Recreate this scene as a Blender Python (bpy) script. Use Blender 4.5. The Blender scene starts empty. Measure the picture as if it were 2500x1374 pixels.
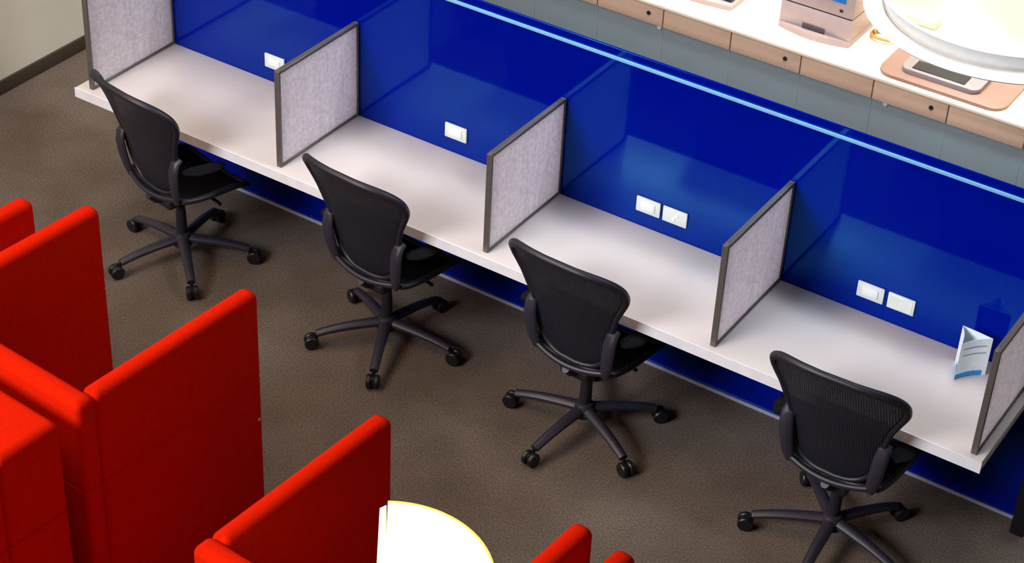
import bpy, bmesh, math, random
from mathutils import Vector, Matrix
random.seed(7)
sc = bpy.context.scene
COL = sc.collection
PI = math.pi

# ---------------------------------------------------------------- camera
YAW, PITCH, ROLL = -0.54990, 0.61990, 0.05390
cam_d = bpy.data.cameras.new('camera')
cam = bpy.data.objects.new('camera', cam_d)
COL.objects.link(cam)
cam_d.sensor_fit = 'HORIZONTAL'
cam_d.sensor_width = 36.0
cam_d.lens = 4767.24 / 2500 * 36.0
cam_d.clip_end = 100
cy, sy, cp, sp = math.cos(YAW), math.sin(YAW), math.cos(PITCH), math.sin(PITCH)
F = Vector((sy * cp, cy * cp, -sp))
R0 = Vector((cy, -sy, 0))
U0 = R0.cross(F)
RR = R0 * math.cos(ROLL) + U0 * math.sin(ROLL)
UU = U0 * math.cos(ROLL) - R0 * math.sin(ROLL)
mw = Matrix((RR, UU, -F)).transposed().to_4x4()
mw.translation = Vector((3.776918, -6.5251876, 5.6004568))
cam.matrix_world = mw
sc.camera = cam

# ---------------------------------------------------------------- world, lights, exposure
sc.view_settings.view_transform = 'Standard'
sc.view_settings.look = 'None'
sc.view_settings.gamma = 1.0
sc.view_settings.exposure = 0.0
sc.view_settings.use_curve_mapping = False
w = bpy.data.worlds.new('world')
sc.world = w
w.use_nodes = True
w.node_tree.nodes['Background'].inputs[0].default_value = (0.55, 0.62, 0.8, 1)
w.node_tree.nodes['Background'].inputs[1].default_value = 0.04


def area(name, loc, target, sx, sy_, power, color, spread=None):
    d = bpy.data.lights.new(name, 'AREA')
    d.shape = 'RECTANGLE'
    d.size = sx
    d.size_y = sy_
    d.energy = power
    d.color = color
    if spread:
        d.spread = math.radians(spread)
    o = bpy.data.objects.new(name, d)
    COL.objects.link(o)
    o.location = loc
    o.rotation_euler = (Vector(target) - Vector(loc)).to_track_quat('-Z', 'Y').to_euler()
    return o


area('ceiling_light_desks', (-2.9, -0.7, 6.2), (-1.0, -0.4, 0.7), 3.4, 2.0, 105, (1.0, 0.95, 0.93))
area('fill_light_aisle', (0.9, 0.9, 5.6), (1.1, 1.9, 0.5), 4.4, 0.6, 80, (0.84, 0.92, 1.0), 80)  # added unseen fill, brightens the drawer fronts behind the screen wall
area('ceiling_light_lounge', (-2.3, -4.0, 6.2), (-0.3, -3.0, 0.6), 2.5, 2.0, 150, (1.0, 0.74, 0.48))
area('window_daylight', (-3.2, -10.5, 6.8), (0, -0.3, 0.7), 5.0, 3.0, 1500, (0.93, 0.95, 1.0))
area('fill_light_right', (4.6, 0.6, 6.4), (-2.3, 0.0, 0.8), 2.6, 1.2, 21, (0.96, 0.95, 1.0), 40)  # added unseen narrow fill for the divider faces and left bays
area('counter_downlight', (0.7, 2.35, 3.0), (0.7, 2.45, 0.7), 3.4, 0.5, 60, (1.0, 0.89, 0.72), 95)

# ---------------------------------------------------------------- materials
def lin(c):
    return tuple(((v / 255) / 12.92 if v / 255 <= .04045 else ((v / 255 + .055) / 1.055) ** 2.4) for v in c) + (1,)


def mat(name, rgb, rough=0.5, metal=0.0, noise=None, nscale=20, bump=0, bscale=200, coat=0, spec=0.5,
        emit=None, estr=0, sheen=0, tint=None, ior=1.5):
    m = bpy.data.materials.new(name)
    m.use_nodes = True
    nt = m.node_tree
    b = nt.nodes['Principled BSDF']
    b.inputs['Roughness'].default_value = rough
    b.inputs['Metallic'].default_value = metal
    b.inputs['Coat Weight'].default_value = coat
    b.inputs['Specular IOR Level'].default_value = spec
    b.inputs['Sheen Weight'].default_value = sheen
    b.inputs['IOR'].default_value = ior
    if tint:
        b.inputs['Specular Tint'].default_value = tint + (1,)
    tc = nt.nodes.new('ShaderNodeTexCoord')
    c1 = lin(rgb)
    c2 = lin(noise) if noise else tuple(v * 0.93 for v in c1[:3]) + (1,)
    n = nt.nodes.new('ShaderNodeTexNoise')
    n.inputs['Scale'].default_value = nscale
    n.inputs['Detail'].default_value = 6
    r = nt.nodes.new('ShaderNodeValToRGB')
    r.color_ramp.elements[0].position = .35
    r.color_ramp.elements[1].position = .65
    r.color_ramp.elements[0].color = c2
    r.color_ramp.elements[1].color = c1
    nt.links.new(tc.outputs['Object'], n.inputs['Vector'])
    nt.links.new(n.outputs['Fac'], r.inputs[0])
    nt.links.new(r.outputs[0], b.inputs['Base Color'])
    if bump:
        n2 = nt.nodes.new('ShaderNodeTexNoise')
        n2.inputs['Scale'].default_value = bscale
        n2.inputs['Detail'].default_value = 3
        bp = nt.nodes.new('ShaderNodeBump')
        bp.inputs['Strength'].default_value = bump
        bp.inputs['Distance'].default_value = 0.004
        nt.links.new(tc.outputs['Object'], n2.inputs['Vector'])
        nt.links.new(n2.outputs['Fac'], bp.inputs['Height'])
        nt.links.new(bp.outputs[0], b.inputs['Normal'])
    if emit:
        b.inputs['Emission Color'].default_value = lin(emit)
        b.inputs['Emission Strength'].default_value = estr
    return m


def carpet_mat():
    m = bpy.data.materials.new('carpet')
    m.use_nodes = True
    nt = m.node_tree
    b = nt.nodes['Principled BSDF']
    b.inputs['Roughness'].default_value = .95
    b.inputs['Specular IOR Level'].default_value = .1
    tc = nt.nodes.new('ShaderNodeTexCoord')

    def noise(scale, detail, p0, p1, c0, c1, stretch=None):
        n = nt.nodes.new('ShaderNodeTexNoise')
        n.inputs['Scale'].default_value = scale
        n.inputs['Detail'].default_value = detail
        if stretch:
            mp = nt.nodes.new('ShaderNodeMapping')
            mp.inputs['Scale'].default_value = stretch
            nt.links.new(tc.outputs['Object'], mp.inputs[0])
            nt.links.new(mp.outputs[0], n.inputs['Vector'])
        else:
            nt.links.new(tc.outputs['Object'], n.inputs['Vector'])
        r = nt.nodes.new('ShaderNodeValToRGB')
        r.color_ramp.elements[0].position = p0
        r.color_ramp.elements[1].position = p1
        r.color_ramp.elements[0].color = c0
        r.color_ramp.elements[1].color = c1
        nt.links.new(n.outputs['Fac'], r.inputs[0])
        return n, r
    n1, r1 = noise(2.4, 7, .28, .72, lin((92, 80, 71)), lin((114, 101, 91)))
    n2, r2 = noise(120, 3, .25, .75, (.5, .5, .5, 1), (1.4, 1.4, 1.4, 1))
    mx = nt.nodes.new('ShaderNodeMix')
    mx.data_type = 'RGBA'
    mx.blend_type = 'MULTIPLY'
    mx.inputs[0].default_value = 1
    nt.links.new(r1.outputs[0], mx.inputs[6])
    nt.links.new(r2.outputs[0], mx.inputs[7])
    nt.links.new(mx.outputs[2], b.inputs['Base Color'])
    bp = nt.nodes.new('ShaderNodeBump')
    bp.inputs['Strength'].default_value = .5
    bp.inputs['Distance'].default_value = .004
    nt.links.new(n2.outputs['Fac'], bp.inputs['Height'])
    nt.links.new(bp.outputs[0], b.inputs['Normal'])
    return m


def resin_mat():
    """pale woven panel: white fibres with glittering specks and faint upright streaks"""
    m = bpy.data.materials.new('woven_resin')
    m.use_nodes = True
    nt = m.node_tree
    b = nt.nodes['Principled BSDF']
    b.inputs['Roughness'].default_value = .4
    tc = nt.nodes.new('ShaderNodeTexCoord')
    v = nt.nodes.new('ShaderNodeTexVoronoi')
    v.inputs['Scale'].default_value = 60
    nt.links.new(tc.outputs['Object'], v.inputs['Vector'])
    r = nt.nodes.new('ShaderNodeValToRGB')
    r.color_ramp.elements[0].position = .10
    r.color_ramp.elements[0].color = (1.15, 1.13, 1.17, 1)
    r.color_ramp.elements[1].position = .26
    r.color_ramp.elements[1].color = lin((240, 236, 238))
    nt.links.new(v.outputs['Distance'], r.inputs[0])
    mp = nt.nodes.new('ShaderNodeMapping')
    mp.inputs['Scale'].default_value = (14, 14, .6)
    nt.links.new(tc.outputs['Object'], mp.inputs[0])
    n = nt.nodes.new('ShaderNodeTexNoise')
    n.inputs['Scale'].default_value = 3
    n.inputs['Detail'].default_value = 8
    nt.links.new(mp.outputs[0], n.inputs['Vector'])
    r2 = nt.nodes.new('ShaderNodeValToRGB')
    r2.color_ramp.elements[0].position = .3
    r2.color_ramp.elements[0].color = (.95, .95, .95, 1)
    r2.color_ramp.elements[1].position = .7
    r2.color_ramp.elements[1].color = (1.08, 1.08, 1.08, 1)
    nt.links.new(n.outputs['Fac'], r2.inputs[0])
    n3 = nt.nodes.new('ShaderNodeTexNoise')
    n3.inputs['Scale'].default_value = 48
    n3.inputs['Detail'].default_value = 3
    nt.links.new(tc.outputs['Object'], n3.inputs['Vector'])
    r3 = nt.nodes.new('ShaderNodeValToRGB')
    r3.color_ramp.elements[0].position = .25
    r3.color_ramp.elements[0].color = (.84, .83, .85, 1)
    r3.color_ramp.elements[1].position = .75
    r3.color_ramp.elements[1].color = (1.12, 1.12, 1.12, 1)
    nt.links.new(n3.outputs['Fac'], r3.inputs[0])
    prev = r.outputs[0]
    for q in (r2, r3):
        mx = nt.nodes.new('ShaderNodeMix')
        mx.data_type = 'RGBA'
        mx.blend_type = 'MULTIPLY'
        mx.inputs[0].default_value = 1
        nt.links.new(prev, mx.inputs[6])
        nt.links.new(q.outputs[0], mx.inputs[7])
        prev = mx.outputs[2]
    nt.links.new(prev, b.inputs['Base Color'])
    bp = nt.nodes.new('ShaderNodeBump')
    bp.inputs['Strength'].default_value = .35
    bp.inputs['Distance'].default_value = .003
    nt.links.new(n3.outputs['Fac'], bp.inputs['Height'])
    nt.links.new(bp.outputs[0], b.inputs['Normal'])
    tr = nt.nodes.new('ShaderNodeBsdfTranslucent')
    nt.links.new(prev, tr.inputs[0])
    ms = nt.nodes.new('ShaderNodeMixShader')
    ms.inputs[0].default_value = .55
    nt.links.new(b.outputs[0], ms.inputs[1])
    nt.links.new(tr.outputs[0], ms.inputs[2])
    nt.links.new(ms.outputs[0], nt.nodes['Material Output'].inputs[0])
    return m


def mesh_fabric_mat():
    """woven see-through chair mesh with upright ribs"""
    m = bpy.data.materials.new('chair_mesh')
    m.use_nodes = True
    nt = m.node_tree
    b = nt.nodes['Principled BSDF']
    b.inputs['Base Color'].default_value = lin((27, 28, 38))
    b.inputs['Roughness'].default_value = .45
    b.inputs['Specular IOR Level'].default_value = .6
    tc = nt.nodes.new('ShaderNodeTexCoord')
    wv = nt.nodes.new('ShaderNodeTexWave')
    wv.wave_type = 'BANDS'
    wv.bands_direction = 'X'
    wv.inputs['Scale'].default_value = 30
    wv.inputs['Distortion'].default_value = 0
    nt.links.new(tc.outputs['Object'], wv.inputs['Vector'])
    r = nt.nodes.new('ShaderNodeValToRGB')
    r.color_ramp.elements[0].position = .5
    r.color_ramp.elements[0].color = (.97, .97, .97, 1)
    r.color_ramp.elements[1].position = 1.0
    r.color_ramp.elements[1].color = (.72, .72, .72, 1)
    nt.links.new(wv.outputs['Fac'], r.inputs[0])
    t = nt.nodes.new('ShaderNodeBsdfTransparent')
    ms = nt.nodes.new('ShaderNodeMixShader')
    nt.links.new(r.outputs[0], ms.inputs[0])
    nt.links.new(t.outputs[0], ms.inputs[1])
    nt.links.new(b.outputs[0], ms.inputs[2])
    bp = nt.nodes.new('ShaderNodeBump')
    bp.inputs['Strength'].default_value = .4
    bp.inputs['Distance'].default_value = .003
    nt.links.new(wv.outputs['Fac'], bp.inputs['Height'])
    nt.links.new(bp.outputs[0], b.inputs['Normal'])
    nt.links.new(ms.outputs[0], nt.nodes['Material Output'].inputs[0])
    return m


M = dict(
    carpet=carpet_mat(),
    wall=mat('painted_wall', (214, 209, 191), .85, noise=(208, 204, 187), nscale=3),
    baseboard=mat('dark_baseboard', (62, 54, 42), .5),
    blue=mat('blue_glass', (0, 14, 140), .05, noise=(0, 13, 136), nscale=2, spec=.58, ior=1.5, tint=(.08, .8, 1.0)),
    trim=mat('pale_trim', (128, 196, 240), .25, spec=.6),
    alu=mat('brushed_aluminium', (190, 190, 205), .35, metal=.2),
    black=mat('black_plastic', (20, 20, 24), .4, nscale=60),
    desk=mat('white_desktop', (209, 200, 196), .3, nscale=1.5, noise=(206, 198, 194)),
    deskedge_lit=mat('daylit_edge_white', (236, 234, 238), .35),  # lighter than the desktop: daylight on the front edge put into the colour
    bronze=mat('bronze_frame', (104, 98, 92), .4, metal=.35),
    resin=resin_mat(),
    plate=mat('socket_plate', (222, 232, 228), .3),
    socket=mat('socket_face', (236, 244, 246), .3),
    dark=mat('dark_holes', (25, 25, 28), .5),
    chair=mat('graphite_plastic', (30, 28, 36), .45, nscale=40, bump=.15, bscale=500),
    chairlight=mat('graphite_support', (42, 39, 50), .45, nscale=40),
    chairmesh=mesh_fabric_mat(),
    seatmesh=mat('seat_weave', (16, 15, 19), .9, spec=.1, bump=.3, bscale=600),
    red=mat('red_felt', (208, 28, 0), .95, noise=(200, 25, 0), nscale=60, bump=.35, bscale=700, spec=.05, sheen=.0),
    beige=mat('beige_drawer', (222, 190, 164), .6, nscale=30, noise=(218, 186, 160)),
    grey=mat('grey_carcass', (150, 170, 178), .7, nscale=3),
    counter=mat('cream_worktop', (246, 232, 206), .4, nscale=6),
    printer=mat('pale_printer', (168, 148, 148), .45),
    pink_shaded=mat('rose_beige_shaded', (138, 106, 94), .5),  # scanner base, colour darkened to carry the shade under the ring lamp
    greyplastic=mat('grey_plastic', (136, 126, 128), .5),
    handle=mat('dark_handle', (70, 58, 64), .6),
    screen=mat('blue_screen', (30, 100, 170), .2, noise=(20, 80, 160), nscale=60, emit=(40, 120, 190), estr=.25),
    cable=mat('tan_cable', (190, 130, 50), .5),
    lampwhite=mat('lamp_white', (222, 220, 217), .5, emit=(255, 250, 240), estr=.05),
    lampinner=mat('lamp_inner', (255, 250, 240), .5, emit=(255, 246, 226), estr=1.6),
    shade=mat('glowing_shade', (255, 246, 214), .6, emit=(255, 232, 160), estr=1.5),
    bulb=mat('bulb', (255, 250, 230), .4, emit=(255, 240, 200), estr=1.8),
    rim=mat('rim_yellow', (255, 214, 90), .6, emit=(255, 206, 70), estr=.9),
    steel=mat('satin_steel', (150, 148, 145), .3, metal=.9),
    paper=mat('white_card', (228, 240, 246), .6),
    paperblue=mat('blue_print', (20, 130, 205), .6, noise=(60, 160, 220), nscale=120),
    ink=mat('grey_print', (110, 150, 165), .6),
    wood=mat('brown_item', (110, 60, 36), .5, noise=(80, 40, 28), nscale=12),
)

# ---------------------------------------------------------------- mesh helpers
def box(bm, x0, x1, y0, y1, z0, z1, bev=0.0, seg=3, mi=0):
    vs = [bm.verts.new((x, y, z)) for x in (x0, x1) for y in (y0, y1) for z in (z0, z1)]
    q = [(0, 1, 3, 2), (4, 6, 7, 5), (0, 4, 5, 1), (2, 3, 7, 6), (0, 2, 6, 4), (1, 5, 7, 3)]
    fs = [bm.faces.new([vs[i] for i in f]) for f in q]
    for f in fs:
        f.material_index = mi
    if bev:
        es = list({e for f in fs for e in f.edges})
        r = bmesh.ops.bevel(bm, geom=es, offset=bev, segments=seg, profile=.5, affect='EDGES', clamp_overlap=True)
        for f in r['faces']:
            f.material_index = mi
    return vs


def tube(bm, pts, rad, seg=12, closed=False, flat=1.0, mi=0, up=None):
    pts = [Vector(p) for p in pts]
    n = len(pts)
    rads = rad if isinstance(rad, (list, tuple)) else [rad] * n
    rings = []
    prev = None
    for i, p in enumerate(pts):
        if closed:
            t = (pts[(i + 1) % n] - pts[i - 1]).normalized()
        else:
            t = (pts[min(i + 1, n - 1)] - pts[max(i - 1, 0)]).normalized()
        if up is not None:
            a = Vector(up)
            a = (a - t * a.dot(t)).normalized()
        elif prev is None:
            a = t.orthogonal().normalized()
        else:
            a = (prev - t * prev.dot(t)).normalized()
        prev = a
        b = t.cross(a)
        rings.append([bm.verts.new(p + (a * math.cos(k * 2 * PI / seg) * flat + b * math.sin(k * 2 * PI / seg)) * rads[i])
                      for k in range(seg)])
    m = n if closed else n - 1
    for i in range(m):
        r0, r1 = rings[i], rings[(i + 1) % n]
        for k in range(seg):
            f = bm.faces.new((r0[k], r0[(k + 1) % seg], r1[(k + 1) % seg], r1[k]))
            f.material_index = mi
    if not closed:
        for r_ in (rings[0][::-1], rings[-1]):
            f = bm.faces.new(r_)
            f.material_index = mi


def lathe(bm, prof, seg=48, c=(0, 0, 0), axis='z', closed=False, mi=0):
    rings = []
    for r, z in prof:
        ring = []
        for k in range(seg):
            a = 2 * PI * k / seg
            if axis == 'z':
                co = (c[0] + r * math.cos(a), c[1] + r * math.sin(a), c[2] + z)
            elif axis == 'x':
                co = (c[0] + z, c[1] + r * math.cos(a), c[2] + r * math.sin(a))
            else:
                co = (c[0] + r * math.sin(a), c[1] + z, c[2] + r * math.cos(a))
            ring.append(bm.verts.new(co))
        rings.append(ring)
    n = len(prof)
    for i in range(n if closed else n - 1):
        for k in range(seg):
            f = bm.faces.new((rings[i][k], rings[i][(k + 1) % seg], rings[(i + 1) % n][(k + 1) % seg], rings[(i + 1) % n][k]))
            f.material_index = mi
    if not closed:
        bm.faces.new(rings[0][::-1]).material_index = mi
        bm.faces.new(rings[-1]).material_index = mi


def prism(bm, outline, z0, z1, mi=0, bev=0):
    n = len(outline)
    lo = [bm.verts.new((x, y, z0)) for x, y in outline]
    hi = [bm.verts.new((x, y, z1)) for x, y in outline]
    fs = [bm.faces.new(lo[::-1]), bm.faces.new(hi)]
    for i in range(n):
        fs.append(bm.faces.new((lo[i], lo[(i + 1) % n], hi[(i + 1) % n], hi[i])))
    for f in fs:
        f.material_index = mi
    if bev:
        bmesh.ops.bevel(bm, geom=list({e for f in fs[:2] for e in f.edges}), offset=bev, segments=2, profile=.5,
                        affect='EDGES', clamp_overlap=True)


def obj(name, bm, m, parent=None, smooth=True, mats=None):
    bmesh.ops.recalc_face_normals(bm, faces=bm.faces[:])
    me = bpy.data.meshes.new(name)
    bm.to_mesh(me)
    bm.free()
    for mm in (mats or [m]):
        me.materials.append(mm)
    if smooth:
        for p in me.polygons:
            p.use_smooth = True
        try:
            me.set_sharp_from_angle(angle=math.radians(38))
        except Exception:
            pass
    o = bpy.data.objects.new(name, me)
    COL.objects.link(o)
    if parent:
        o.parent = parent
    return o


def NB():
    return bmesh.new()


def quick(name, dims, m, parent=None, bev=0.0, seg=3):
    bm = NB()
    box(bm, *dims, bev=bev, seg=seg)
    return obj(name, bm, m, parent)


def thing(name, label, cat, loc=(0, 0, 0), rz=0.0, group=None):
    o = bpy.data.objects.new(name, None)
    COL.objects.link(o)
    o.location = loc
    o.rotation_euler = (0, 0, rz)
    o.empty_display_size = .1
    return tag(o, label, cat, group)


def tag(o, label, cat, group=None):
    o['label'] = label
    o['category'] = cat
    if group:
        o['group'] = group
    return o


def copy_tree(o, parent=None):
    c = o.copy()
    COL.objects.link(c)
    if parent:
        c.parent = parent
    for ch in list(o.children):
        copy_tree(ch, c)
    return c


def struct(o):
    o['kind'] = 'structure'
    return o


# ---------------------------------------------------------------- room
HD = 0.735          # desk top height
DEP = 0.602         # divider depth
EDGE = -0.632       # desk front edge
GL = 1.567          # top of the blue panel
XS = [-2.3175, -1.1508, 0.0, 1.132, 2.2835]

bm = NB(); box(bm, -3.62, 6.5, -7.0, 4.0, -.06, 0)
struct(obj('floor', bm, M['carpet']))
bm = NB(); box(bm, -3.72, -3.60, -7.0, 4.0, 0, 6.8)
struct(obj('wall_left', bm, M['wall']))
bm = NB(); box(bm, -3.60, -3.585, -7.0, 3.9, 0, .085, .004)
struct(obj('baseboard_left', bm, M['baseboard']))
bm = NB(); box(bm, -3.60, 6.5, 2.72, 2.84, 0, 3.2)
struct(obj('wall_back', bm, M['wall']))

# ---------------------------------------------------------------- blue glass screen wall
sw = thing('screen_wall', 'long glossy blue glass partition standing behind the row of white desks', 'partition', (0, .03, 0))
def rel(o, root):
    for v in o.data.vertices:
        v.co -= Vector(root.location)
    return o
rel(quick('glass_panel', (-2.39, 2.378, 0.0, .012, .0, GL), M['blue'], sw, .002, 1), sw)
rel(quick('core', (-2.388, 2.376, .012, .058, 0, GL - .03), M['blue'], sw, .002, 1), sw)
t = rel(quick('top_trim', (-2.39, 2.376, -.009, 0.0, 1.514, 1.531), M['trim'], sw, .003, 2), sw)
t['label'] = 'pale bright trim line running along the top'
rel(quick('floor_trim', (-2.39, 2.376, -.012, 0.0, 0, .014), M['alu'], sw, .002, 2), sw)
e_ = rel(quick('end_post', (2.38, 2.44, -.10, .07, 0, .55), M['black'], sw, .004, 2), sw)
e_['label'] = 'black post'

# ---------------------------------------------------------------- desktop
dk = thing('desktop', 'long white shared desktop running under all the screens', 'desk', (0, EDGE / 2, HD - .056))
rel(quick('top_surface', (-2.395, 2.33, EDGE, -.001, HD - .05, HD), M['desk'], dk, .004, 2), dk)
e_ = rel(quick('lit_edge_band', (-2.398, 2.333, EDGE - .004, EDGE + .001, HD - .052, HD + .0005), M['deskedge_lit'], dk, .001, 1), dk)
e_['label'] = 'front edge, coloured lighter for the daylight on it'
for xb in (-2.2, -1.15, 0.0, 1.132, 2.2):
    bm = NB()
    box(bm, xb - .02, xb + .02, -.40, -.012, HD - .085, HD - .05, .003, 1)
    box(bm, xb - .02, xb + .02, -.05, -.012, HD - .25, HD - .08, .003, 1)
    rel(obj('bracket', bm, M['black'], dk), dk)

# ---------------------------------------------------------------- dividers
def make_divider():
    r = thing('desk_divider', 'x', 'divider', (0, 0, HD), 0, 'woven screens between the desk bays')
    h = .505; t_ = .013; f = .017
    y0, y1 = -DEP, -.002
    bm = NB(); box(bm, -t_, t_, y0, y0 + f, 0, h, .002, 1)
    obj('frame_post', bm, M['bronze'], r)
    bm = NB(); box(bm, -t_, t_, y1 - .012, y1, 0, h, .002, 1)
    obj('frame_post', bm, M['bronze'], r)
    bm = NB(); box(bm, -t_, t_, y0 + f, y1 - .012, h - f, h, .002, 1)
    obj('frame_rail', bm, M['bronze'], r)
    bm = NB(); box(bm, -t_, t_, y0 + f, y1 - .012, 0, .014, .002, 1)
    obj('frame_rail', bm, M['bronze'], r)
    bm = NB(); box(bm, -.007, .007, y0 + f - .001, y1 - .011, .013, h - f + .001)
    obj('woven_panel', bm, M['resin'], r)
    return r


dl = ['pale woven screen at the left end of the desk, nearest the cream wall',
      'pale woven framed screen between the far-left chair bay and the next bay',
      'pale woven framed screen at the middle of the desk, two bays in from each end',
      'pale woven framed screen just left of the bay with the paper stand',
      'pale woven framed screen at the right end of the desk, beside the paper stand']
d0 = make_divider()
for i, x in enumerate(XS):
    d = d0 if i == 0 else copy_tree(d0)
    d.location.x = x
    d['label'] = dl[i]

# ---------------------------------------------------------------- sockets on the blue panel
def socket(name, xc, kind, label, cat='socket', grp='white socket plates on the blue glass'):
    r = thing(name, label, cat, (xc, -.0005, .849), 0, grp)
    bm = NB(); box(bm, -.061, .061, -.011, 0, -.038, .038, .004, 2)
    obj('face_plate', bm, M['plate'], r)
    if kind == 'insert':
        bm = NB(); box(bm, -.036, .036, -.016, -.010, -.021, .021, .003, 2)
        obj('socket_insert', bm, M['socket'], r)
    elif kind == 'outlet':
        for dx, dz in ((-.004, -.012), (.012, .010)):
            bm = NB(); box(bm, dx - .007, dx + .007, -.014, -.010, dz - .011, dz + .011, .002, 1)
            obj('switch', bm, M['socket'], r)
        for dx in (-.035, -.027, -.031):
            pass
    else:
        bm = NB(); box(bm, -.052, .052, -.0125, -.0105, -.030, .030, .001, 1)
        obj('cover', bm, M['plate'], r)
    return r


socket('wall_socket', -1.652, 'insert', 'white socket plate in the far-left bay, partly behind a screen')
socket('wall_socket', -.570, 'insert', 'lone white socket plate in the second bay from the left')
socket('wall_socket', .471, 'insert', 'left plate of the pair in the third bay, with bright insert')
socket('wall_socket', .607, 'outlet', 'right plate of the pair in the third bay, with small switches')
socket('wall_socket', 1.554, 'insert', 'left plate of the pair in the bay with the paper stand')
socket('wall_socket', 1.694, 'blank', 'blank plate nearest the white paper stand')

# ---------------------------------------------------------------- paper stand
ps = thing('paper_stand', 'white three-sided card stand with blue band on the desk beside the right end screen', 'card stand', (2.05, -.14, HD))
A_, B_, C_ = Vector((-.058, .052)), Vector((.078, .040)), Vector((-.012, -.068))
def bez(p, q, bulge, n=8):
    d = q - p
    nrm = Vector((d.y, -d.x)).normalized()
    return [p + d * (k / n) + nrm * bulge * math.sin(PI * k / n) for k in range(n)]
out = bez(A_, B_, -.002) + bez(B_, C_, .010) + bez(C_, A_, .006)
def shell(bm, outl, th, z0, z1, lean=0.0):
    n = len(outl)
    cen = sum(outl, Vector((0, 0))) / n
    def ring(off, z):
        return [bm.verts.new((*(p + (cen - p).normalized() * off), z)) for p in outl]
    a, b, c, d = ring(0, z0), ring(0, z1), ring(th, z1), ring(th, z0)
    for P, Q in ((a, b), (b, c), (c, d), (d, a)):
        for i in range(n):
            bm.faces.new((P[i], P[(i + 1) % n], Q[(i + 1) % n], Q[i]))
bm = NB(); shell(bm, out, .0015, 0, .185)
obj('card', bm, M['paper'], ps)
def strip(outl, i0, i1, z0, z1, off=.0008):
    bm = NB()
    seg = [outl[i % len(outl)] for i in range(i0, i1 + 1)]
    cen = sum(outl, Vector((0, 0))) / len(outl)
    P = []
    for p in seg:
        q = p + (p - cen).normalized() * off
        q0 = p
        P.append([bm.verts.new((*q0, z0)), bm.verts.new((*q, z0)), bm.verts.new((*q, z1)), bm.verts.new((*q0, z1))])
    for a, b in zip(P, P[1:]):
        for k in range(4):
            bm.faces.new((a[k], b[k], b[(k + 1) % 4], a[(k + 1) % 4]))
    bm.faces.new(P[0]); bm.faces.new(P[-1][::-1])
    return bm
o = obj('printed_band', strip(out, 9, 16, .001, .026), M['paperblue'], ps); o['label'] = 'bright blue printed band along the foot'
o = obj('printed_band', strip(out, 16, 22, .001, .026), M['paperblue'], ps)
obj('printed_line', strip(out, 9, 15, .112, .117), M['ink'], ps)
obj('printed_line', strip(out, 9, 15, .146, .151), M['ink'], ps)

# ---------------------------------------------------------------- mesh task chairs
def hw(v):
    """half width of the backrest at height fraction v"""
    pts = [(0, .165), (.15, .183), (.35, .190), (.5, .206), (.65, .243), (.8, .286), (.9, .303), (1, .300)]
    for (a, wa), (b, wb) in zip(pts, pts[1:]):
        if v <= b:
            return wa + (wb - wa) * (v - a) / (b - a)
    return pts[-1][1]


def back_pt(a, b, s=1.0):
    v = (b + 1) / 2
    x = a * hw(max(0, min(1, v)))
    z = .475 + v * .615 - .034 * a * a * v + .014 * (1 - v) * a * a
    y = -.155 - .085 * v - .08 * v * v + .01 * (1 - v) ** 2 - .02 * max(0, (v - .72) / .28) ** 2
    y += (.03 + .035 * v * v) * a * a + .045 * v * v * a ** 4
    return Vector((x, y, z))


def super_pt(th, s=1.0, n=4.6):
    c, s_ = math.cos(th), math.sin(th)
    a = math.copysign(abs(c) ** (2 / n), c) * s
    b = math.copysign(abs(s_) ** (2 / n), s_) * s
    return a, b


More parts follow.
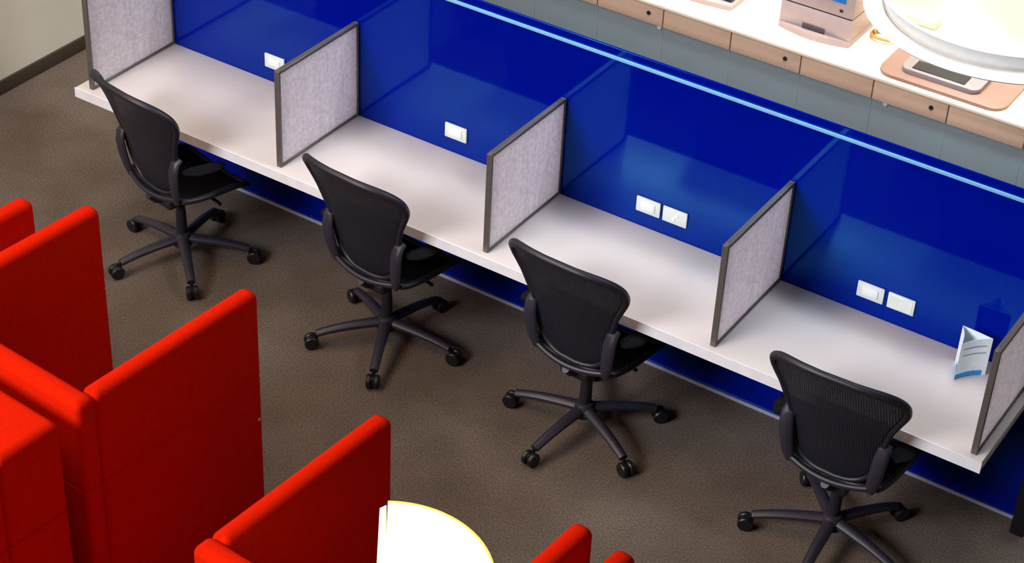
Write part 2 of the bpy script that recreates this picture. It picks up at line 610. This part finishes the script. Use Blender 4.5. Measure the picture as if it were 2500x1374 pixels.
def make_chair():
    r = thing('office_chair', 'x', 'chair', (0, 0, 0), 0, 'black mesh office chairs along the desk')
    N = 72
    # membrane as rings
    bm = NB()
    rings = []
    for s in (1.0, .9, .78, .64, .5, .36, .22, .1):
        rings.append([bm.verts.new(back_pt(*super_pt(2 * PI * k / N + .01, s, 4.6 if s > .5 else 3))) for k in range(N)])
    cv = bm.verts.new(back_pt(0, 0))
    for r0, r1 in zip(rings, rings[1:]):
        for k in range(N):
            bm.faces.new((r0[k], r0[(k + 1) % N], r1[(k + 1) % N], r1[k]))
    for k in range(N):
        bm.faces.new((rings[-1][k], rings[-1][(k + 1) % N], cv))
    o = obj('back_mesh', bm, M['chairmesh'], r)
    md = o.modifiers.new('thickness', 'SOLIDIFY'); md.thickness = .003
    # frame ring, thicker at the top corners
    bm = NB()
    pts, rd = [], []
    for k in range(N):
        a, b = super_pt(2 * PI * k / N + .01)
        pts.append(back_pt(a, b)); rd.append(.0125 + .007 * max(0, b) ** 2 * abs(a) ** 2 + .003 * max(0, b))
    tube(bm, pts, rd, 10, closed=True)
    obj('back_frame', bm, M['chair'], r)
    # yoke under the backrest: U bar and two uprights
    bm = NB()
    pts = []
    for k in range(-10, 11):
        t_ = k / 10
        pts.append(Vector((0.172 * t_, -.176 + .026 * t_ * t_, .462 + .022 * t_ * t_)))
    tube(bm, pts, .0165, 10, flat=.8)
    obj('yoke_bar', bm, M['chairlight'], r)
    for s in (-1, 1):
        bm = NB()
        pts = [Vector((s * .174, -.15, .468)), Vector((s * .186, -.16, .52)), Vector((s * .197, -.172, .59)),
               Vector((s * .204, -.178, .66)), Vector((s * .208, -.165, .71)), Vector((s * .212, -.14, .73))]
        tube(bm, pts, [.02, .028, .031, .031, .028, .02], 12, flat=.5, up=(0, 1, 0))
        arm = obj('arm_support', bm, M['chairlight'], r)
        bm = NB()
        n = 9
        pts = [Vector((s * (.25 + .012 * math.sin(PI * k / (n - 1))), -.15 + .23 * k / (n - 1), .672 - .005 * k)) for k in range(n)]
        tube(bm, pts, [.02, .036, .042, .043, .043, .042, .04, .034, .02], 14, flat=.32, up=(0, 0, 1))
        obj('arm_pad', bm, M['seatmesh'], arm)
    # seat
    bm = NB()
    NU, NV = 16, 16
    g = []
    for j in range(NV + 1):
        v = -1 + 2 * j / NV
        row = []
        for i in range(NU + 1):
            u = -1 + 2 * i / NU
            wy = .19
            wx = .245 - .03 * (1 - (v + 1) / 2)
            x = u * wx * (1 - .06 * abs(v) ** 4)
            y = v * wy * (1 - .05 * abs(u) ** 4) + .055
            z = .445 + .022 * u * u - .035 * max(0, v - .45) ** 2 * 3 + .012 * max(0, -v) ** 2
            row.append(bm.verts.new((x, y, z)))
        g.append(row)
    for j in range(NV):
        for i in range(NU):
            bm.faces.new((g[j][i], g[j][i + 1], g[j + 1][i + 1], g[j + 1][i]))
    rim = [g[0][i].co.copy() for i in range(NU)] + [g[j][NU].co.copy() for j in range(NV)] + \
          [g[NV][i].co.copy() for i in range(NU, 0, -1)] + [g[j][0].co.copy() for j in range(NV, 0, -1)]
    st = obj('seat', bm, M['seatmesh'], r)
    md = st.modifiers.new('thickness', 'SOLIDIFY'); md.thickness = .006
    bm = NB(); tube(bm, rim, .015, 10, closed=True)
    obj('seat_frame', bm, M['chair'], r)
    # mechanism
    bm = NB()
    box(bm, -.075, .075, -.12, .12, .355, .415, .018, 3)
    tube(bm, [(0, -.08, .39), (0, -.14, .41), (0, -.18, .445)], [.03, .024, .018], 10)
    for s in (-1, 1):
        tube(bm, [(s * .05, -.05, .39), (s * .15, -.02, .42), (s * .205, 0, .455)], .014, 8)
        tube(bm, [(s * .07, .09, .375), (s * .17, .10, .365), (s * .19, .10, .36)], .008, 8)
    obj('tilt_mechanism', bm, M['chair'], r)
    bm = NB()
    lathe(bm, [(.014, .30), (.014, .36)], 20)
    lathe(bm, [(.0, .13), (.026, .13), (.026, .24), (.022, .31), (.0, .31)][1:4], 20)
    obj('gas_column', bm, M['chair'], r)
    bm = NB()
    lathe(bm, [(.03, .075), (.048, .085), (.05, .125), (.038, .15), (.027, .155)], 24)
    obj('base_hub', bm, M['chairlight'], r)
    # five legs with castors
    leg0 = None
    for k in range(5):
        if leg0 is None:
            bm = NB()
            pts, rd = [], []
            for i in range(9):
                t_ = i / 8
                pts.append(Vector((.03 + .30 * t_, 0, .120 - .020 * t_ - .022 * t_ ** 3)))
                rd.append(.029 - .008 * t_)
            tube(bm, pts, rd, 10, flat=.8, up=(0, 0, 1))
            leg0 = obj('leg', bm, M['chairlight'], r)
            bm = NB()
            lathe(bm, [(.008, .045), (.008, .08)], 10, c=(.345 - .01, 0, 0))
            for s in (-1, 1):
                lathe(bm, [(.008, -.011), (.030, -.011), (.034, -.006), (.034, .006), (.030, .011), (.008, .011)], 20,
                      c=(.354, s * .018, .0345), axis='y')
            # hood
            box(bm, .333, .376, -.008, .008, .02, .062, .004, 2)
            obj('castor', bm, M['black'], leg0)
            lg = leg0
        else:
            lg = copy_tree(leg0, r)
        lg.rotation_euler = (0, 0, k * 2 * PI / 5)
    return r


ch0 = make_chair()
chairs = [(-1.745, -.640, -11, 30, 'dark mesh office chair at the far-left bay, turned slightly from the desk'),
          (-.533, -.594, -5, 8, 'dark mesh office chair at the second bay from the left'),
          (.550, -.588, -3, 45, 'dark mesh office chair at the third bay, in front of the paired sockets'),
          (1.773, -.600, 1, -13, 'dark mesh office chair at the bay with the paper stand, ribs showing in its back')]
chs = []
for i, (x, y, yaw, st, lab) in enumerate(chairs):
    chs.append(ch0 if i == 0 else copy_tree(ch0))
for c, (x, y, yaw, st, lab) in zip(chs, chairs):
    c.location = (x, y, 0)
    c.rotation_euler = (0, 0, math.radians(yaw))
    c['label'] = lab
    k = 0
    for chd in sorted(c.children, key=lambda q: q.name):
        if chd.name.startswith('leg'):
            chd.rotation_euler = (0, 0, math.radians(st - yaw + 72 * k))
            k += 1

# ---------------------------------------------------------------- red high-backed booths
BH = 1.385
def loft_block(bm, x0, x1, y0, y1, levels, r=.024):
    """stack of rounded rectangles: levels = [(z, inset), ...]"""
    rings = []
    for z, ins in levels:
        rr_ = min(max(.004, r - ins * .5), (x1 - x0) / 2 - ins - .001)
        rings.append([bm.verts.new((x, y, z)) for x, y in rrect(x0 + ins, x1 - ins, y0 + ins, y1 - ins, rr_, 6)])
    n = len(rings[0])
    for a, b in zip(rings, rings[1:]):
        for i in range(n):
            bm.faces.new((a[i], a[(i + 1) % n], b[(i + 1) % n], b[i]))
    bm.faces.new(rings[0][::-1])
    bm.faces.new(rings[-1])


def rrect(x0, x1, y0, y1, r, n=8):
    P = []
    for cx, cy_, a0 in ((x1 - r, y1 - r, 0), (x0 + r, y1 - r, 90), (x0 + r, y0 + r, 180), (x1 - r, y0 + r, 270)):
        for k in range(n + 1):
            a = math.radians(a0 + 90 * k / n)
            P.append((cx + r * math.cos(a), cy_ + r * math.sin(a)))
    return P


def felt_panel(bm, x0, x1, y0, y1, z0=.10, z1=BH, seam=1.0, bev=.034):
    lv = [(z0, .006), (z0 + .006, 0), (seam - .008, 0), (seam, .007), (seam + .008, 0)]
    lv += [(z1 - bev + bev * math.sin(a), bev * (1 - math.cos(a))) for a in [math.radians(d) for d in range(0, 91, 15)]]
    loft_block(bm, x0, x1, y0, y1, lv)


def booth(loc, rz, label, back_th=.08, seat=True, tagged=False):
    r = thing('high_back_armchair', label, 'armchair', (loc[0], loc[1], 0), math.radians(rz),
              'red felt high-backed armchairs')
    W = .4575; T = .078
    for s in (-1, 1):
        bm = NB()
        x0, x1 = (W - T, W) if s > 0 else (-W, -W + T)
        felt_panel(bm, x0, x1, -.80, 0)
        p_ = obj('side_panel', bm, M['red'], r)
        if tagged and s > 0:
            t2 = quick('tag', (x1 - .001, x1 + .003, -.032, -.022, .79, .802), M['paper'], p_)
            t2['label'] = 'tiny white tag'
    bm = NB()
    felt_panel(bm, -W, W, -.80 - back_th, -.795)
    obj('back_panel', bm, M['red'], r)
    bm = NB(); box(bm, -W + T, W - T, -.79, -.03, .12, .30, .02, 3)
    obj('seat_base', bm, M['red'], r)
    bm = NB(); box(bm, -W + T + .003, W - T - .003, -.79, -.02, .30, .44, .04, 4)
    obj('seat_cushion', bm, M['red'], r)
    for sx in (-1, 1):
        for yy in (-.76, -.05):
            bm = NB(); lathe(bm, [(.013, 0), (.018, .10)], 12, c=(sx * (W - .04), yy, 0))
            obj('leg', bm, M['steel'], r)
    return r


RZ = -4.2
booth((-1.548, -2.115), RZ, 'red felt high-backed armchair at far left, only one side panel tip showing')
booth((-.475, -2.063), RZ, 'whole red felt high-backed armchair opening to the desks, left of the floor lamp', tagged=True)
booth((1.183, -2.417), RZ, 'red felt high-backed armchair directly behind the glowing lamp')
booth((2.190, -2.505), RZ, 'red felt high-backed armchair at the bottom edge, farthest right')
def rot(x, y, a):
    a = math.radians(a)
    return x * math.cos(a) - y * math.sin(a), x * math.sin(a) + y * math.cos(a)
def booth_rear(corner, side, label, th):
    # chair whose back faces the desks: rotated half a turn, given its far corner on one side
    lx, ly = (-.4575 * side, -.80 - th)
    dx, dy = rot(lx, ly, RZ + 180)
    return booth((corner[0] - dx, corner[1] - dy), RZ + 180, label, th)
booth_rear((-.078, -3.062), 1, 'red felt armchair with a thick back, bottom left, facing away from the desks', .26)
booth_rear((.672, -3.345), -1, 'red felt armchair facing away at the bottom edge, left of the lamp', .10)

# ---------------------------------------------------------------- half round lamp
LZ = 1.95
lc = Vector((1.5695, -3.488))
dv = Vector((.567, -.824))       # along the flat side, towards the lounge
pv = Vector((.824, .567))        # bulge direction
lp = thing('floor_lamp', 'glowing warm white half-round floor lamp among the red armchairs', 'lamp', (lc.x + pv.x * .12, lc.y + pv.y * .12, 0))
RL = .292
def arc(rad, n=40):
    return [lc + dv * (-rad * math.cos(PI * k / n)) + pv * (rad * math.sin(PI * k / n)) for k in range(n + 1)]
def flat_side(rad, n=6):
    return [lc + dv * (rad - 2 * rad * k / n) for k in range(1, n)]
bm = NB()
o1, o2 = arc(RL * 1.05) + flat_side(RL * 1.05), arc(RL) + flat_side(RL)
cen = lc + pv * .14
inn = [p + (cen - p).normalized() * .006 for p in o2]
inb = [p + (cen - p).normalized() * .006 for p in o1]
base = Vector((lp.location.x, lp.location.y))
def vv(p, z):
    return bm.verts.new((p.x - base.x, p.y - base.y, z))
A = [vv(p, LZ - .42) for p in o1]; B = [vv(p, LZ) for p in o2]; Cc = [vv(p, LZ) for p in inn]; D = [vv(p, LZ - .42) for p in inb]
n = len(o1)
for P, Q in ((A, B), (B, Cc), (Cc, D), (D, A)):
    for i in range(n):
        bm.faces.new((P[i], P[(i + 1) % n], Q[(i + 1) % n], Q[i]))
obj('lamp_shade', bm, M['shade'], lp)
bm = NB()
ra = [p + (p - lc).normalized() * .003 for p in arc(RL)]
rb = [p - (p - lc).normalized() * .003 for p in arc(RL)]
q4 = [[vv(p, z) for p in a_] for a_, z in ((ra, LZ - .03), (ra, LZ + .002), (rb, LZ + .002), (rb, LZ - .03))]
for k in range(4):
    P, Q = q4[k], q4[(k + 1) % 4]
    for i in range(len(P) - 1):
        bm.faces.new((P[i], P[i + 1], Q[i + 1], Q[i]))
bm.faces.new([q[0] for q in q4]); bm.faces.new([q[-1] for q in q4][::-1])
obj('shade_rim', bm, M['rim'], lp)['label'] = 'yellower glowing rim'
# overlapping seam flap where the shade sheet ends
bm = NB()
fl = [lc + dv * (-RL * 1.0) + pv * (-.004), lc + dv * (-RL * .955) + pv * (-.022), lc + dv * (RL * 1.0) + pv * (-.024), lc + dv * (RL * 1.0) + pv * (-.004)]
lo = [vv(p, LZ - .42) for p in fl]; hi = [vv(p, LZ - .012) for p in fl]
bm.faces.new(lo[::-1]); bm.faces.new(hi)
for i in range(4):
    bm.faces.new((lo[i], lo[(i + 1) % 4], hi[(i + 1) % 4], hi[i]))
obj('shade_flap', bm, M['shade'], lp)
bm = NB()
df = [p + (cen - p).normalized() * .006 for p in o2]
lo = [vv(p, LZ - .03) for p in df]; hi = [vv(p, LZ - .022) for p in df]
bm.faces.new(lo[::-1]); bm.faces.new(hi)
for i in range(n):
    bm.faces.new((lo[i], lo[(i + 1) % n], hi[(i + 1) % n], hi[i]))
obj('diffuser', bm, M['bulb'], lp)
bm = NB(); lathe(bm, [(.012, .02), (.012, LZ - .05)], 16)
obj('pole', bm, M['steel'], lp)
bm = NB(); box(bm, -.045, .045, -.20, .20, 0, .02, .006, 2)
obj('lamp_base', bm, M['steel'], lp)

# ---------------------------------------------------------------- counter with drawers behind the screen wall
CY = 1.915
wt = quick('counter_top', (-1.78, 1.96, CY - .012, 2.72, .712, .74), M['counter'], None, .008, 3)
tag(wt, 'long cream worktop in bright light behind the blue screen wall', 'worktop')
xs = [-.944 - .4135 * 2 + .4135 * k for k in range(9)]
labs = {}
for i, x in enumerate(xs):
    locked = (i % 2 == 0)
    bx = thing('drawer_cabinet', 'x', 'cabinet', (x + .2067, CY + .3, 0), 0, 'grey and beige drawer cabinets')
    bm = NB(); box(bm, -.2062, .2062, -.28, .30, 0, .708, .002, 1)
    obj('carcass', bm, M['grey'], bx)
    bm = NB(); box(bm, -.2035, .2035, -.298, -.279, .600, .706, .002, 2)
    dr = obj('drawer', bm, M['beige'], bx)
    if locked:
        bm = NB(); lathe(bm, [(.004, -.004), (.0115, -.004), (.0115, .004), (.004, .004)], 16, c=(.1215 - .004, -.300, .662), axis='y')
        obj('keyhole', bm, M['dark'], dr)
    labs[i] = bx
    ld = x - (-.944)
cab_labels = ['cabinet of which only the grey lower front shows, farthest left at the top edge',
              'beige and grey cabinet cut by the top edge, a corner of its drawer showing',
              'beige and grey cabinet with keyhole, left of the dark-topped device',
              'plain beige and grey cabinet directly below the dark-topped device',
              'beige and grey cabinet with keyhole, below the left of the pale printer',
              'plain beige and grey cabinet below the gap between printer and scanner',
              'beige and grey cabinet with keyhole, below the black window of the scanner',
              'plain beige and grey cabinet below the right end of the scanner',
              'beige and grey cabinet cut off by the right edge of the photo']
for i, l in enumerate(cab_labels):
    labs[i]['label'] = l
# small white sockets on the grey carcass
for x, z, l in ((-.555, .588, 'tiny white bumper under the drawers left of the printer'), (.787, .588, 'tiny white bumper under the drawers by the scanner')):
    bm = NB(); lathe(bm, [(.003, -.008), (.013, -.006), (.013, 0), (.003, 0)], 14, c=(0, 0, 0), axis='y')
    o = obj('bumper', bm, M['paper']); o.location = (x, CY + .0195, z)
    tag(o, l, 'bumper')

# printer
pr = thing('printer', 'pale desktop printer with blue screen on the bright worktop', 'printer', (.275, 2.25, .74))
def lip(y_mid, y_end, w2, n=10):
    return [(-w2 + 2 * w2 * k / n, y_end + (y_mid - y_end) * math.sin(PI * k / n)) for k in range(n + 1)]
bm = NB()
prism(bm, lip(-.205, -.165, .205) + [(.205, .17), (-.205, .17)], 0, .035, bev=.003)
obj('base_lip', bm, M['printer'], pr)
bm = NB(); box(bm, -.205, .205, -.165, .17, .035, .155, .004, 2)
obj('paper_tray', bm, M['printer'], pr)
bm = NB(); box(bm, -.198, .198, -.158, .165, .155, .161)
obj('seam', bm, M['dark'], pr)
bm = NB(); box(bm, -.205, .205, -.165, .17, .161, .42, .008, 2)
bd = obj('upper_body', bm, M['printer'], pr)
bm = NB(); box(bm, -.070, .060, -.1715, -.164, .034, .066, .006, 2)
obj('tray_handle', bm, M['handle'], pr)['label'] = 'dark grey slot handle'
bm = NB(); box(bm, .030, .155, -.169, -.164, .240, .34, .002, 1)
obj('screen', bm, M['screen'], bd)
bm = NB(); box(bm, .125, .145, -.1675, -.1645, .188, .204, .001, 1)
obj('button', bm, M['dark'], bd)

# dark device left of the printer
dd = thing('desk_device', 'dark-topped device with a pale curved front, left of the printer', 'device', (-.40, 2.22, .74))
bm = NB(); prism(bm, [(-.26, -.165), (-.1, -.178), (.06, -.170), (.19, -.148), (.195, .16), (-.26, .16)], 0, .028, bev=.005)
obj('housing', bm, M['printer'], dd)
bm = NB(); box(bm, -.24, .175, -.115, .15, .028, .075, .01, 2)
obj('dark_top', bm, M['dark'], dd)
bm = NB(); box(bm, .06, .165, -.10, .14, .075, .10, .008, 2)
obj('brown_block', bm, M['wood'], dd)

# scanner with black window
sn = thing('scanner', 'pale rounded scanner with a black window under the ring lamp', 'scanner', (1.03, 2.12, .74))
bm = NB()
def rrect(x0, x1, y0, y1, r, n=8):
    P = []
    for cx, cy_, a0 in ((x1 - r, y1 - r, 0), (x0 + r, y1 - r, 90), (x0 + r, y0 + r, 180), (x1 - r, y0 + r, 270)):
        for k in range(n + 1):
            a = math.radians(a0 + 90 * k / n)
            P.append((cx + r * math.cos(a), cy_ + r * math.sin(a)))
    return P
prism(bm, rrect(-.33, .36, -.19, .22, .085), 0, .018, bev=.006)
obj('base_plate', bm, M['pink_shaded'], sn)
bm = NB(); prism(bm, rrect(-.225, .20, -.125, .12, .05), .018, .045, bev=.006)
bd = obj('raised_body', bm, M['greyplastic'], sn)
bm = NB(); box(bm, -.168, .118, -.10, -.01, .044, .050, .001, 1)
obj('black_window', bm, M['dark'], bd)

# cable loop
bm = NB()
pts = []
for k in range(41):
    a = 2 * PI * k / 40 * 1.55
    rr = .062 - .0003 * k
    pts.append((rr * math.cos(a) * 1.2, rr * math.sin(a), .008 + .014 * k / 40 + .003 * math.sin(a * 3)))
pts += [(-.06, .06, .010), (-.05, .11, .006), (-.02, .16, .006)]
tube(bm, pts, .008, 8)
o = obj('cable', bm, M['cable']); o.location = (.585, 2.30, .746)
tag(o, 'tan cable coiled on the worktop between printer and ring lamp', 'cable')

# papers / pale tube seen through the ring
bm = NB(); tube(bm, [(0, 0, .016), (.42, .06, .016)], .014, 14)
o = obj('pointer_rod', bm, M['printer']); o.location = (1.02, 2.45, .741)
tag(o, 'pale rod lying on the worktop, seen through the ring lamp', 'rod')
bm = NB(); box(bm, -.09, .09, -.05, .05, 0, .05, .012, 3); 
o = obj('tape_box', bm, M['beige']); o.location = (.68, 2.60, .7405)
tag(o, 'small beige box on the worktop behind the ring lamp rim', 'box')

# ring pendant
RZ0, RC = 1.30, (1.32, 1.835)
rl = thing('ring_lamp', 'big white ring pendant lamp glowing above the worktop', 'lamp', (RC[0], RC[1], RZ0))
k_ = 1.125
bm = NB()
prof = [(.578, .0), (.590, .012), (.580, .022), (.512, .026), (.508, .004), (.500, .004), (.498, .03), (.538, .115), (.530, .120), (.520, .116), (.480, .02), (.49, 0)]
lathe(bm, [(r * k_, z) for r, z in prof], 96, closed=True)
obj('ring_body', bm, M['lampwhite'], rl)
bm = NB()
lathe(bm, [(r * k_, z) for r, z in [(.4795, .02), (.517, .108), (.514, .108), (.476, .02)]], 96, closed=True)
obj('light_band', bm, M['lampinner'], rl)
for a in (55, 110, 165):
    a = math.radians(a)
    bm = NB(); tube(bm, [(math.cos(a) * .58 * 1, math.sin(a) * .58, .11), (math.cos(a) * .3, math.sin(a) * .3, 3.4)], .002, 6)
    obj('suspension_cable', bm, M['steel'], rl)
